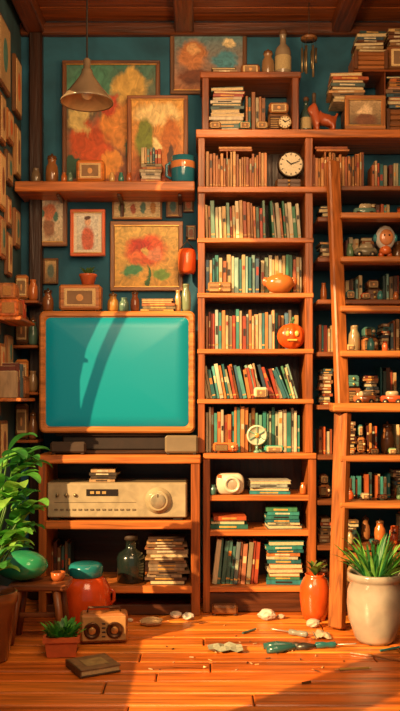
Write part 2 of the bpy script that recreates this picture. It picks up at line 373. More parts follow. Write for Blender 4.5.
b=B('pumpkin_ornament'); x=X(292);zz=SH[349]+.001
b.loft([[(x+(.08*math.sin(t))*(1+.08*math.cos(8*a))*math.cos(a),.035+(.06*math.sin(t))*(1+.08*math.cos(8*a))*math.sin(a),zz+.078-.078*math.cos(t)) for a in [2*math.pi*j/48 for j in range(48)]] for t in [max(.05,min(3.09,math.pi*i/14)) for i in range(15)]],'d8561c','gloss')
b.tube([(x,.035,zz+.15),(x+.005,.035,zz+.17),(x+.02,.035,zz+.18)],[.012,.008,.006],'3a5a28'); 
for s in (-1,1): b.ball((x+s*.027,-.019,zz+.09),(.014,.01,.018),'f0c060','gloss',8)
b.box(x-.03,x+.03,-.03,-.015,zz+.045,zz+.057,'f0c060','gloss'); b.done()
b=B('round_desk_fan'); x=X(257,-.0); zz=SH[453]+.001
b.disc(x,.0,zz+.105,.062,.03,'c8d0b0','gloss',prof=[(.05,.03),(.062,.024),(.062,.005),(.056,0),(.052,.0),(.05,.008)])
for i in range(6):
    b.at(x,.0,zz+.105,0,0,i*math.pi/3); b.box(-.003,.003,-.002,.004,0,.056,'7aa890','gloss',.001)
b.M=Matrix.Identity(4); b.disc(x,-.006,zz+.105,.014,.015,'e8a050','gloss')
b.tube([(x,.015,zz+.045),(x,.015,zz+.01)],.009,'7aa890','gloss'); b.lathe(x,.015,[(.02,0),(.02,.008),(.01,.016)],'7aa890','gloss',z=zz); b.done()
toybox('small_radio',X(213),X(238),SH[453],.062,'d8743a',yf=-.025,dep=.05,wm='gloss')
toybox('trinket_box',X(264),X(284),SH[453],.045,'4aa088',yf=-.028,dep=.05,wm='gloss',face='frame')
toybox('trinket_box',X(254),X(268),SH[399],.07,'d8ccb0',yf=-.0,dep=.05,wm='gloss',face='frame')
toybox('miniature_drawer_chest',X(208),X(232),SH[293],.065,'b88448',yf=-.005,dep=.03,face='drawer')
b=B('toy_camera'); x=X(230,-.0);zz=SH[495]+.001
b.loft([rrect(.17,.125,.04,yy,x,zz+.0635) for yy in (.12,.02)]+[rrect(.15,.105,.035,.005,x,zz+.0635)],'d8ccb0','gloss')
b.disc(x+.012,-.02,zz+.062,.05,.03,'d8ccb0','gloss',prof=[(.05,.03),(.05,.005),(.044,0),(.036,0),(.032,.014)])
b.disc(x+.012,-.01,zz+.062,.03,.01,'a89880','gloss'); b.box(x-.075,x-.05,.0,.03,zz+.1,zz+.12,'d8743a','gloss'); b.done()
jar('small_pot',213,SH[495],.02,.06,'4a7a70',y=.0)
jar('tiny_pot',303,SH[495],.02,.07,'b8662e',y=.03)
toybox('wooden_crate',X(212,-.1),X(238,-.1),0.0,.06,'7a4a24',yf=-.1,dep=.08,face='none')
def bottle(name,px,zb,r,h,col,y=.12,mat='gloss',cap=None,label='a89468'):
    b=B(name);x=X(px,y); b.lathe(x,y,[(r*.9,0),(r,h*.03),(r,h*.55),(r*.85,h*.64),(r*.38,h*.74),(r*.36,h*.92),(r*.45,h*.93),(r*.45,h)],col,mat,z=zb+.001)
    if cap: b.lathe(x,y,[(r*.48,h*.94),(r*.48,h*1.03),(r*.3,h*1.06)],cap,'matte',z=zb)
    if label: b.lathe(x,y,[(r*1.01,h*.15),(r*1.015,h*.16),(r*1.015,h*.45),(r*1.01,h*.46)],label,'paper',z=zb,cap0=False,cap1=False)
    return b.done()
bottle('stoneware_bottle',283,SH[72],.05,.28,'887860',y=.1,cap='5a3a20')
jar('ceramic_jar',268,SH[72],.04,.14,'8a6a48',y=.08,lid='6a4a30')
toybox('wooden_keepsake_box',X(241,.05),X(260,.05),SH[72],.07,'8a5a34',face='frame')
stack(X(224,.05),SH[72],3,.16,DARKM,seed=71,yf=.06,dep=.14)
bottle('glass_bottle',306,SH[130],.035,.22,'6a8a80',y=.1,mat='glass',cap='5a3a20')
jar('tall_vase',314,SH[130],.03,.3,'5a4a3a',y=.22,neck=.4)
toybox('table_radio',X(269),X(291),SH[130],.12,'7a5230',yf=.06,dep=.14)
toybox('tin_box',X(270),X(290),SH[130]+.122,.07,'a86a38',yf=.07,dep=.12,face='frame')
clock('alarm_clock',285,110,.04,SH[130],-.005,rim='a88858',face='d8c8a0')
for p,c in ((245,'3d8a80'),(262,'a88858'),(215,'8a5a30')): toybox('matchbox',X(p-6),X(p+6),SH[130],.05,c,yf=-.012,dep=.035,wm='gloss',face='frame')
frame('framed_portrait',345,386,95,129.6,painting('pt_portrait','c8a878','4a3420',[(.5,.45,.2,.3,'e8c898'),(.5,.3,.3,.2,'7a4a2c')]),y=.02,col='a86a34',rx=0)
toybox('carved_chest',X(348),X(384),SH[130],.185,'6a3f20',yf=.06,dep=.2,face='none')
stack(X(350),SH[130]+.187,9,.22,['c87a3a','d8c090','b0552a','8a6a48','e0a868','5a7068'],seed=31,yf=.05,tmin=.014,tmax=.022)
b=B('crate_ledge'); b.box(X(355),X(425),.05,.32,SH[130]+.372,SH[130]+.384,'7a3f1c','woodx'); b.box(X(386.5),X(388),.06,.32,SH[130]+.001,SH[130]+.372,'6a3518','woodz'); b.done()
toybox('wooden_crate',X(352,.05)+.02,X(388,.05),SH[130]+.385,.12,'9a5c28',yf=.08,dep=.22,face='slats')
stack(X(373,.05),SH[130]+.508,8,.19,ORG+DARKM,seed=34,yf=.1,dep=.17,maxh=.14)
toybox('storage_box',X(389,.05),X(418,.05),SH[130]+.385,.16,'7f4f2a',yf=.08,dep=.2,face='frame')
stack(X(403,.05),SH[130]+.547,7,.16,DARKM+['d8b070'],seed=35,yf=.1,dep=.16,maxh=.12)
toybox('wooden_crate',X(389),X(420),SH[130],.15,'8a5428',yf=.07,dep=.22,face='slats')
stack(X(404),SH[130]+.152,10,.17,ORG+DARKM,seed=33,yf=.06,dep=.16,maxh=.2)
def skinfig(name,edges,verts,col,mat='gloss'):
    me=bpy.data.meshes.new(name); me.from_pydata([v[0] for v in verts],edges,[]); o=bpy.data.objects.new(name,me); bpy.context.collection.objects.link(o)
    md=o.modifiers.new('s','SKIN')
    for i,v in enumerate(verts): me.skin_vertices[0].data[i].radius=(v[1],v[1])
    me.skin_vertices[0].data[0].use_root=True
    md2=o.modifiers.new('u','SUBSURF'); md2.levels=1; md2.render_levels=2
    m,t,bs=nt(name+'_clay'); N=t.nodes.new
    n=N('ShaderNodeTexNoise'); n.inputs['Scale'].default_value=30; cr=N('ShaderNodeMix'); cr.data_type='RGBA'; c=hx(col); cr.inputs[6].default_value=(*[q*.7 for q in c],1); cr.inputs[7].default_value=(*c,1)
    t.links.new(n.outputs[0],cr.inputs[0]); t.links.new(cr.outputs[2],bs.inputs['Base Color']); bs.inputs['Roughness'].default_value=.3
    me.materials.append(m); return o
def hound(px,zb,s,col,y=.06,flip=1):
    x=X(px,y); P=lambda a,b_,c:(x+a*s*flip,y+b_*s,zb+c*s)
    v=[(P(.0,0,.62),.26*s),(P(-.28,0,.68),.3*s),(P(.3,0,.6),.27*s),(P(-.42,0,.92),.22*s),(P(-.5,0,1.12),.23*s),(P(-.76,0,1.04),.12*s),
     (P(-.34,-.18,.35),.13*s),(P(-.32,-.18,.08),.1*s),(P(-.34,.18,.35),.13*s),(P(-.32,.18,.08),.1*s),
     (P(.36,-.18,.38),.15*s),(P(.42,-.18,.22),.1*s),(P(.36,-.18,.08),.1*s),(P(.36,.18,.38),.15*s),(P(.42,.18,.22),.1*s),(P(.36,.18,.08),.1*s),
     (P(.52,0,.72),.07*s),(P(.62,0,.92),.05*s),(P(-.44,-.15,1.34),.06*s),(P(-.44,.15,1.34),.06*s)]
    e=[(0,1),(0,2),(1,3),(3,4),(4,5),(1,6),(6,7),(1,8),(8,9),(2,10),(10,11),(11,12),(2,13),(13,14),(14,15),(2,16),(16,17),(4,18),(4,19)]
    return skinfig('dog_figurine',e,v,col)
hound(324,SH[130],.135,'a8502a',y=.07)
b=B('hanging_wind_chime'); y=.1; x=X(309,y); zc=Z(40,y)
b.tube([(x,y,ZC-.0),(x,y,zc)],.003,'3a2a1c'); b.lathe(x,y,[(.05,0),(.052,.012),(.02,.03)],'7a5230','woodx',z=zc)
for i in range(6):
    a=i*1.047; q=(x+.042*math.cos(a),y+.042*math.sin(a)); b.tube([(q[0],q[1],zc),(q[0],q[1],zc-.05)],.0015,'2a1c12'); b.tube([(q[0],q[1],zc-.05),(q[0],q[1],zc-.14-.02*i)],.007,'8a7a58','metal')
b.done()
# ---------------- left plank shelf
b=B('plank_shelf'); y0=.07; b.box(XL+.02,X(196,y0)-.008,y0,YW,Z(191,y0),Z(181,y0),WL,'woodx',.006)
for p in (60,120,180): 
    x=X(p,.2); b.box(x-.012,x+.012,y0+.06,YW,Z(191,y0)-.02,Z(191,y0),WK,'woody'); b.box(x-.012,x+.012,YW-.02,YW,Z(191,y0)-.1,Z(191,y0),WK,'woodz')
b.done(); ZS=Z(181,y0)
def restframe(name,a,c,t,paint,y,**k):
    u=H-(ZS+.001-CZ)/(S*(D+y)/D)
    return frame(name,a,c,t,u,paint,y=y,**k)
restframe('framed_painting',62,160,60,painting('pt_forest','3a7a68','a85020',[(.3,.8,.3,.18,'4a8a70'),(.7,.8,.2,.14,'d8b058'),(.28,.35,.22,.2,'e0602a'),(.6,.5,.2,.2,'e89840'),(.8,.3,.14,.2,'2a6048'),(.18,.55,.12,.12,'e8d080'),(.5,.2,.12,.1,'f0a040'),(.45,.66,.12,.1,'c84a24'),(.8,.6,.1,.12,'7a9a40'),(.12,.2,.1,.1,'2a5a44')],dist=.35),.30,col='6a4020')
restframe('framed_painting',127,188,95,painting('pt_field','e8b050','c85a20',[(.5,.8,.42,.12,'f4d890'),(.3,.5,.16,.26,'7a8a2a'),(.72,.52,.16,.26,'c87018'),(.72,.3,.04,.2,'4a2810'),(.3,.28,.03,.18,'4a2810'),(.5,.14,.4,.08,'b84a14'),(.5,.45,.06,.1,'f8e8a0')],dist=.22),.24,col='8a5024')
frame('framed_painting',170,247,28,94,painting('pt_bay','4a8890','b8703a',[(.3,.6,.2,.25,'c88048'),(.72,.5,.18,.16,'4a90a0'),(.3,.28,.2,.12,'7a4020'),(.78,.78,.1,.08,'f0d8a0'),(.6,.25,.2,.1,'d88828'),(.3,.68,.08,.1,'e8b070')],dist=.25),y=.337,dep=.018,col='6a4424')
frame('framed_painting',110,183,221,291,painting('pt_flower','f4d070','e8b048',[(.5,.58,.3,.24,'f0682c'),(.42,.64,.15,.13,'d83818'),(.62,.52,.12,.11,'f8a070'),(.3,.3,.14,.1,'4aa068'),(.7,.25,.14,.08,'80b048'),(.5,.58,.06,.06,'f8d070'),(.52,.2,.03,.18,'3a7a38'),(.36,.48,.1,.09,'f48040')],dist=.25),col='9a6430',inner=None,fw=.03)
frame('framed_picture',30,67,193,246,painting('pt_vase','e8dcc0','c8b088',[(.5,.35,.18,.2,'9a6a48'),(.5,.65,.22,.16,'d07a50'),(.3,.6,.08,.08,'4a7a68'),(.7,.55,.08,.1,'4a7a68')],dist=.2),y=.3,col='8a5a34')
frame('framed_picture',70,105,209,256,painting('pt_robe','e8e8d8','e0d8c0',[(.5,.36,.2,.3,'d86a48'),(.5,.74,.1,.1,'e8b890'),(.5,.82,.1,.05,'5a3420')],dist=.1),y=.28,col='e0662a',inner='e8e0c8',fw=.022)
frame('framed_botanical_print',112,162,196,219,painting('pt_bot','f0e0b0','e0c888',[(.2,.5,.07,.3,'6a7a48'),(.42,.45,.06,.25,'b85a34'),(.62,.5,.06,.28,'5a8a78'),(.82,.5,.06,.28,'c88a38')],dist=.1),col='a8743c',fw=.012)
for i,(a,c,t,u) in enumerate(((166,180,195,217),(183,194,196,212),(43,58,258,284),(186,196,225,240))):
    frame('wall_photo',a,c,t,u,painting('pt_s%d'%i,['c8a060','c8a878','d8b070','a8b090'][i],'6a4a2c',[(.5,.5,.25,.3,['3a6a64','c86a38','5a6a58','8a4a28'][i])],dist=.15),col='6a4424',fw=.012)
toybox('wooden_display_box',X(76,.1),X(104,.1),ZS,W(23),'d07a30',yf=.1,dep=.1,face='frame')
stack(X(151,.08),ZS,6,.14,['d8c8a8','3a7a78','c87a48','b8a880'],seed=41,yf=.09,dep=.12,tmin=.014,tmax=.02)
books(X(141,.1),X(163,.1),ZS+.118,.1,ORG+MIX,seed=42,yf=.11,dep=.09,var=.1)
mug('painted_mug',183,ZS,.075,.165,'2a7a90',y=.15,band='d88a50')
jar('spice_jar',52,ZS,.04,.16,'8a5a30',y=.16,lid='5a3a20')
jar('spice_jar',36,ZS,.03,.1,'6a5a44',y=.16)
for p,c in ((64,'b8662e'),(70,'5a7a68'),(112,'c8a060'),(121,'3a7a70'),(129,'a85a30')): jar('tiny_pot',p,ZS,.018,.06,c,y=.11)
b=B('hanging_lantern'); x=X(187,.25);z=Z(274,.25)
b.lathe(x,.25,[(.045,0),(.055,.02),(.058,.12),(.05,.15),(.03,.16)],'d85a28','gloss',z=z)
b.tube([(x-.045,.25,z+.15),(x,.25,z+.21),(x+.045,.25,z+.15)],.004,'3a2a1c','metal'); b.tube([(x,.25,z+.21),(x,.3,z+.24),(x,YW,z+.24)],.005,'3a2a1c','metal'); b.done()
# ---------------- console
cy=-.1
b=B('tv_console')
zt=Z(455,cy+.02); 
b.box(X(36,cy),X(201,cy)-.0,cy,.33,zt-.05,zt,WL,'woodx',.007)
for a,c in ((38,46),(191,200)): b.box(X(a,cy),X(c,cy),cy+.01,.32,0,zt-.05,WD,'woodz')
zm=Z(521,cy); zbm=Z(586,cy)
b.box(X(45,cy),X(192,cy),cy+.005,.32,zm-.05,zm,WL,'woodx'); b.box(X(45,cy),X(192,cy),cy+.005,.32,zbm-.045,zbm,WL,'woodx')
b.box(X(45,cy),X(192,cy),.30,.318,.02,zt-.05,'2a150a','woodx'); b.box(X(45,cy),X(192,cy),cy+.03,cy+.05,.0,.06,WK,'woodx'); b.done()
tw=W(156);th=W(122);tx=X(117);tz0=zt+.125; tzc=Z(372)
b=B('television')
b.loft([rrect(tw*.6,th*.6,.05,.30,tx,tzc),rrect(tw*.85,th*.85,.06,.2,tx,tzc),rrect(tw*.98,th*.98,.04,.11,tx,tzc),rrect(tw,th,.035,.1,tx,tzc),rrect(tw,th,.035,.01,tx,tzc),rrect(tw-.02,th-.02,.03,0,tx,tzc),rrect(tw-.055,th-.055,.03,.0,tx,tzc),rrect(tw-.075,th-.075,.03,.012,tx,tzc)],'c07838','woodx',smooth=False)
L=[rrect((tw-.075)*k,(th-.075)*k,.03*k,yy,tx,tzc) for k,yy in ((1,.013),(.985,.006),(.8,.0),(.5,-.006),(.2,-.008))]
b.loft(L,'0a8f92','screen',cap0=False)
zz=tzc-th/2
b.loft([rrect(tw*.8,.02,.006,yy,tx,zz-.008) for yy in (.03,.22)],'2a1a10','matte')
b.box(tx-tw*.36,tx+tw*.36,.05,.2,zt+.02,zz-.004,'24150c','matte',.01)
b.box(tx-tw*.42,tx+tw*.42,.0,.25,zt+.001,zt+.022,'3a2212','woodx',.006)
b.done()
toybox('set_top_box',X(165,-.05),X(199,-.05)-.005,zt,W(19),'7a6c54',yf=-.07,dep=.06,wm='gloss',face='none',trim='2a1c10')
toybox('cassette_deck',X(50,-.05),X(86,-.05),zt,.075,'3a2a1c',yf=-.06,dep=.045,wm='matte',face='none')
b=B('stereo_receiver'); x0,x1=X(43,cy)+.02,X(187,cy); z0=zm+.001; h=W(38,cy); f=cy+.01
b.box(x0,x1,f+.01,.24,z0+.015,z0+h,'98886a','gloss',.008); b.box(x0+.006,x1-.006,f,f+.012,z0+.02,z0+h-.006,'a09272','matte',.004)
for p in (54,178): b.box(X(p-5,cy),X(p+5,cy),f+.02,f+.08,z0,z0+.018,'2a2018')
b.box(X(86,cy),X(118,cy),f-.004,f+.002,z0+.145,z0+.185,'2a221a','gloss',.002)
for i,p in enumerate((90,96,102)): b.box(X(p,cy),X(p+4,cy),f-.006,f,z0+.157,z0+.173,'a88a50','matte',.001)
b.disc(X(158,cy),f-.03,z0+.12,.075,.03,'a89a78','gloss',prof=[(.078,.03),(.078,.024),(.062,.02),(.06,.002),(.056,0)])
b.disc(X(158,cy),f-.034,z0+.12,.045,.006,'bfb290','metal'); b.box(X(158,cy)-.003,X(158,cy)+.003,f-.037,f-.03,z0+.14,z0+.16,'3a2a1c')
for p,q in ((57,.15),(66,.15),(75,.15)): b.disc(X(p,cy),f-.01,z0+q,.01,.012,'887858','metal',16)
for i in range(14): b.box(X(54+i*6,cy),X(57.5+i*6,cy),f-.005,f+.002,z0+.06,z0+.07,'6a5c44','matte',.001)
b.box(X(54,cy),X(136,cy),f-.001,f+.002,z0+.105,z0+.109,'6a5c44','matte',.0005); 
b.done()
stack(X(102,cy),z0+h,4,.165,['8a5a38','c8a070','4a3a28','b86a38'],seed=51,yf=cy+.03,dep=.15,tmin=.016,tmax=.022)
stack(X(167,-.03),zbm,14,.25,['8a6a48','a89070','5a4030','b07040','3a5a54','a88050'],seed=52,yf=cy+.03,dep=.19,tmin=.014,tmax=.026,maxh=W(46))
bottle('dark_glass_bottle',131,zbm,.085,.27,'1a2420',y=.02,mat='gloss',cap='3a2a1c',label=None)
books(X(50,.1),X(72,.1),zbm,.24,DARKM,seed=53,yf=.08,dep=.16)
zt2=tzc+th/2
toybox('vintage_table_radio',X(59,.03),X(101,.03),zt2,W(27),'b8743c',yf=.02,dep=.1,face='frame')
stack(X(158,.03),zt2,5,.2,['d8a050','d8b880','c87838','8a7a50'],seed=55,yf=.02,dep=.1,tmin=.012,tmax=.018)
jar('spice_jar',113,zt2,.035,.1,'b8843c',y=.06,lid='6a4a28'); jar('spice_jar',124,zt2,.03,.085,'5a7a68',y=.06); jar('spice_jar',135,zt2,.028,.11,'8a4a28',y=.06,lid='4a2c18'); jar('tall_vase',186,zt2,.03,.17,'7a8a68',y=.07); jar('tall_vase',178,zt2,.02,.13,'b89058',y=.05); jar('spice_jar',48,zt2,.035,.12,'7a4a28',y=.06,lid='3a2414')
b=B('potted_succulent'); x=X(88,.06);zz=zt2+W(27)+.001
b.lathe(x,.06,[(.035,0),(.05,.05),(.055,.055),(.055,.065),(.045,.065)],'c8643a','gloss',z=zz)
for i in range(14): b.leaf((x,.06,zz+.06),i*2.4,.5+.06*(i%7),.07,.025,'5a9a58',droop=.2,n=4)
b.done()
b=B('corner_ledges'); 
for py in (300,345,392,440): b.box(XL,X(38,.1),.1,YW-.08,Z(py,.1)-.018,Z(py,.1),WD,'woodx')
b.done()
for i,py in enumerate((300,345,392,440)):
    z=Z(py,.1)
    jar(['clay_jar','ceramic_pot','tin_canister','clay_jar'][i],33,z,.03,.13+.02*(i%2),['b8662e','5a7a68','a8845a','8a5a34'][i],y=.15,lid=[None,'5a3a20'][i%2])
    toybox('small_picture_box',XL+.01,XL+.09,z,.16+.02*i,['a86a34','6a4424','c87a38','7a5230'][i],yf=.13,dep=.04,face='frame')
for py in (318,398):
    yy=-.25; z=Z(py,yy)
    b=B('side_shelf'); b.box(XL,XL+.15,-.34,.06,z-.02,z,WL,'woody'); b.box(XL,XL+.02,-.3,-.28,z-.1,z-.02,WD,'woodz'); b.done()
def sidebooks(z,h,y0,y1,pal,seed):
    r=random.Random(seed); b=B('row_of_books'); y=y0
    while y<y1-.03:
        t=r.uniform(.015,.03); hh=h*r.uniform(.7,1); c=dk(r.choice(pal),.8); d=r.uniform(.09,.13)
        b.box(XL+.004,XL+d,y,y+t,z+.001,z+hh,c,'book',.003); b.box(XL+.01,XL+d-.006,y+.003,y+t-.003,z+hh,z+hh+.0015,'d8c8a0','paper',.0002)
        b.box(XL+d-.001,XL+d+.001,y+t*.2,y+t*.8,z+hh*.6,z+hh*.8,'c8a870','book',.0001)
        y+=t+.002
    b.done()
z=Z(318,-.25)
def sidebox(name,y0,y1,z,h,col,d=.1):
    b=B(name); b.box(XL+.02,XL+d,y0,y1,z+.001,z+h,col,'woody',.008); b.box(XL+.04,XL+d-.02,y0-.004,y0,z+h*.2,z+h*.8,'a87840','paper',.002); b.box(XL+d-.001,XL+d+.004,y0+.02,y1-.02,z+h*.2,z+h*.8,'a86a38','matte',.002); b.done()
sidebox('wooden_box',-.33,-.2,z,.1,'c86a2c',.13); sidebox('wooden_box',-.32,-.22,z+.102,.09,'a86a38',.11); sidebox('tin_box',-.17,-.06,z,.2,'d8843a',.08); sidebooks(z,.15,-.03,.05,ORG,61)
sidebooks(Z(398,-.25),.2,-.33,-.14,DARKM+ORG,62); sidebox('small_radio',-.11,.04,Z(398,-.25),.13,'8a5a34',.12)
k=0
for (t,u,ya,yb,c) in ((28,95,-.33,-.05,'7a5030'),(103,150,-.3,-.16,'8a5a30'),(108,140,-.12,.04,'a86a34'),(150,182,-.13,.02,'6a4424'),(160,215,-.32,-.17,'b87838'),(196,226,-.13,-.02,'8a5a34'),(222,262,-.3,-.16,'a8663a'),(232,275,-.12,.0,'7a4a28'),(345,375,-.3,-.18,'a86a34'),(335,368,-.12,.02,'8a5a34'),(420,460,-.3,-.12,'7a5030'),(40,100,.08,.26,'6a4424'),(200,240,.08,.22,'8a5a34'),(112,165,.1,.24,'9a6a3a')):
    z1,z0=Z(t,-.1),Z(u,-.1); b=B('framed_picture'); k+=1
    b.box(XL,XL+.025,ya,yb,z0,z1,c,'woodz',.005); b.box(XL+.024,XL+.029,ya+.02,yb-.02,z0+.02,z1-.02,['c8a470','a88c60','d0b078'][k%3],'paper',.001)
    b.ball((XL+.029,(ya+yb)/2,(z0+z1)/2),(.003,(yb-ya)*.2,(z1-z0)*.25),['c86a38','4a7a70','8a5a40'][k%3]); b.done()
# ---------------- pendant
b=B('pendant_lamp'); y=-.5; x=X(87,y); zr=Z(103,y); zt_=Z(70,y); r=W(26.5,y); h=zt_-zr
b.lathe(x,y,[(r*.96,.004),(r*1.0,0),(r*1.0,.008),(r*.92,h*.12),(r*.55,h*.5),(r*.28,h*.8),(r*.22,h*.9),(r*.2,h),(r*.14,h*1.02),(r*.14,h*1.3),(r*.06,h*1.36)],'7a6a54','gloss',z=zr,cap0=False)
b.lathe(x,y,[(r*.96,.004),(r*.88,h*.12),(r*.5,h*.5),(r*.2,h*.85)],'c8a068','matte',z=zr,cap0=False)
b.ball((x,y,zr+h*.35),(.035,.035,.045),'f0d8a0','gloss'); b.tube([(x,y,zr+h*.5),(x,y,zr+h*.9)],.016,'3a2a1c','metal')
b.tube([(x,y,zr+h*1.3),(x,y,ZC)],.005,'1c120c'); b.lathe(x,y,[(.05,-.02),(.05,0)],'3a2a1c','metal',z=ZC); b.done()
# ---------------- right shelving
b=B('shelving_unit')
for py in (187,218,258,300,352,405,455,500,545,590): b.box(X(340 if py==187 else 317),X(430),-.03,.33,Z(py,.0)-.028,Z(py,.0),'7a4420','woodx')
b.box(X(424),X(432),-.03,.33,0,Z(130)-.06,'5a3016','woodz'); b.done()
def zsh(py): return Z(py,0)
NM=['clay_jar','tin_canister','ceramic_pot']
def fill(py,maxpx,px0=320,px1=420,seed=0):
    r=random.Random(seed); px=px0; z=zsh(py); last=-1
    while px<px1:
        k=r.random(); w=r.uniform(9,19); h=W(maxpx)*r.uniform(.68,.95); 
        if px+w>px1+3: break
        if k<.32: books(X(px,.08),X(px+w,.08),z,h,DARKM+ORG+TEAL,yf=.08,dep=.15,seed=r.randint(0,999))
        elif k<.55: stack(X(px+w/2,.08),z,14,W(w)*.86,DARKM+['c8783a','b89068','3a7a78'],yf=.08,dep=.15,seed=r.randint(0,999),maxh=h)
        elif k<.75: jar(r.choice(NM),px+w/2,z,W(w)*.38,h*.8,r.choice(['8a5a34','b8662e','5a6a5c','a8845a','3a6a64','a89068','c8582a']),y=.16,lid=r.choice([None,'5a3a20']))
        elif k<.92:
            toybox(r.choice(['wooden_box','tin_box','small_radio']),X(px+1,.07),X(px+w-1,.07),z,h*.5,r.choice(['8a5230','a86a38','6a4a34','4a6a60']),yf=.08,dep=.13,face=r.choice(['radio','frame','drawer','open']))
            toybox(r.choice(['cigar_box','tin_box']),X(px+2,.07),X(px+w-3,.07),z+h*.5+.001,h*.38,r.choice(['8a5230','b8743a','6a4a34','4a7a70']),yf=.09,dep=.1,face=r.choice(['radio','frame','drawer']))
        else: mug('enamel_mug',px+w/2,z,W(w)*.3,h*.6,r.choice(['c8582a','3a7a78','b8a888']),y=.16)
        px+=w+.6
fill(187,36,372,420,1) ; fill(218,22,346,420,2); fill(258,32,346,420,3); fill(300,34,346,420,4); fill(352,40,346,420,5); fill(405,42,346,420,6)
fill(455,40,346,420,7); fill(500,32,346,420,8); fill(545,34,346,420,9); fill(590,34,345,420,10)
for i,py in enumerate((218,258,300,352,405,455,500,545,590)): fill(py,[22,30,34,40,42,40,32,34,34][i],319,340,40+i)
rk=random.Random(5)
for py in (258,300,352,455,500,545):
    px=350
    while px<415:
        if py==258 and px>355: break
        c=rk.choice(['b8662e','3a7a78','b8a070','c8582a','6a8a60','a89878'])
        if rk.random()<.5: jar(rk.choice(['tiny_pot','small_bottle']),px,zsh(py),rk.uniform(.016,.024),rk.uniform(.05,.09),c,y=.02,lid=rk.choice([None,'4a2c18']))
        else: toybox('trinket_box',X(px-4,.0),X(px+5,.0),zsh(py),rk.uniform(.03,.06),c,yf=-.015,dep=.05,wm='gloss',face='frame')
        px+=rk.uniform(14,24)
b=B('robot_toy'); y=-.015; x=X(386,y); z=zsh(258)
b.ball((x,y+.02,z+.12),(.06,.04,.075),'d8d0c0','gloss'); b.ball((x,y-.012,z+.12),(.042,.016,.048),'e09058','gloss')
for s in (-1,1): b.ball((x+s*.015,y-.029,z+.13),.006,'201810','gloss',6); b.ball((x+s*.06,y+.02,z+.12),(.014,.02,.025),'3a8a90','gloss',8); b.lathe(x+s*.025,y+.02,[(.016,0),(.018,.02),(.014,.03)],'c85a28','gloss',z=z+.001)
b.lathe(x,y+.02,[(.03,.02),(.038,.04),(.03,.07)],'d86a30','gloss',z=z+.001); b.done()
def toycar(px,zc,col,y=-.02):
    b=B('toy_car'); x=X(px,y); z=zc+.001; l=.13
    b.loft([rrect(l,.04,.015,yy,x,z+.035) for yy in (y,y+.06)],col,'gloss'); b.loft([rrect(l*.55,.035,.014,yy,x+.005,z+.065) for yy in (y+.008,y+.052)],'a89878','gloss')
    for s in (-1,1):
        for q in (y-.005,y+.05): b.disc(x+s*l*.3,q,z+.018,.018,.015,'1c1410','matte',14); b.disc(x+s*l*.3,q-.002,z+.018,.008,.006,'a89878','metal',10)
    b.done()
toycar(365,zsh(405),'a8603a'); toycar(392,zsh(405),'b8502a'); toycar(365,zsh(218),'5a7a70'); toycar(366,zsh(258),'78705a')
# ---------------- ladder
b=B('library_ladder')
def beam(p,q,w,d,col,mat):
    p=Vector(p);q=Vector(q); dv=q-p; L=dv.length
    rot=Vector((0,0,1)).rotation_difference(dv.normalized()).to_matrix().to_4x4()
    b.M=Matrix.Translation(p)@rot; b.box(-w/2,w/2,-d/2,d/2,0,L,col,mat,.008); b.M=Matrix.Identity(4)
ztp=Z(163,-.06); 
def ly(z): return -.09-.3*(ztp-z)/ztp
zk=1.20
for s in (0,1):
    xt=X(332,-.06)+s*.62; xm=X(341,-.2)+s*.66; xb=X(336,-.37)+s*.68
    beam((xt,ly(ztp),ztp),(xm,ly(zk),zk),.075,.05,'a8602a','woodz')
    beam((xm,ly(zk),zk),(xb,ly(.02)-.005,.012),.09,.055,'9c5a26','woodz')
for py in (212,257,307,352,455,500,550):
    z=Z(py,-.2); yy=ly(z); x0=X(339,yy) ; 
    b.box(x0,X(334,-.1)+.68,yy-.05,yy+.06,z-.03,z+.004,'b06a30','woodx',.006)
z=Z(403,-.2); yy=ly(z); b.box(X(331,yy),X(334,-.1)+.75,yy-.07,yy+.07,z-.05,z+.0,'b87232','woodx',.008)
b.done()
# ---------------- pots and plants
b=B('potted_spiky_plant'); y=-.6; x=X(375,y); r=W(28,y)
b.lathe(x,y,[(r*.62,0),(r*.72,.02),(r*.95,.12),(r*1.0,.2),(r*.97,.27),(r*.88,.315),(r*.92,.325),(r*.98,.335),(r*.98,.36),(r*.93,.365),(r*.86,.355),(r*.82,.31)],'a09684','gloss',seg=40,z=.001,cap1=False)
b.lathe(x,y,[(r*.83,.32),(r*.5,.33),(.01,.335)],'2a170c','stone',cap0=False)
for i in range(70):
    a=R.uniform(0,6.28); p=R.uniform(.5,1.45); l=R.uniform(.16,.27)
    b.leaf((x+.05*math.cos(a),y+.05*math.sin(a),.33),a,p,l,R.uniform(.024,.036),R.choice(['4a9a3c','6ab84a','2f7a38','8ac858','3a8a48']),droop=R.uniform(.1,.9),n=6,fold=.6,wprof=lambda t:(1-t)**.7*(.6+.8*t))
b.done()
b=B('orange_vase'); y=-.16; x=X(315,y); r=W(15.5,y)
b.lathe(x,y,[(r*.7,0),(r*.9,.05),(r,.13),(r*.98,.19),(r*.75,.235),(r*.6,.25),(r*.66,.262),(r*.58,.262),(r*.5,.22)],'d0521c','gloss',z=.001)
for i in range(9): b.leaf((x,y,.25),i*.9,.9+.1*(i%4),.1,.035,R.choice(['6a8a3a','3a6a3a']),droop=.6)
b.tube([(x,y,.24),(x-.01,y,.3),(x+.01,y,.34)],.005,'6a5a2a'); b.done()
b=B('orange_lidded_urn'); y=-.27; x=X(86,y); r=W(25,y); h=W(48,y)
b.lathe(x,y,[(r*.68,0),(r*.8,.015),(r*.97,h*.3),(r,h*.55),(r*.93,h*.8),(r*.75,h*.95),(r*.66,h),(r*.6,h)],'d84e1a','gloss',seg=36,z=.001)
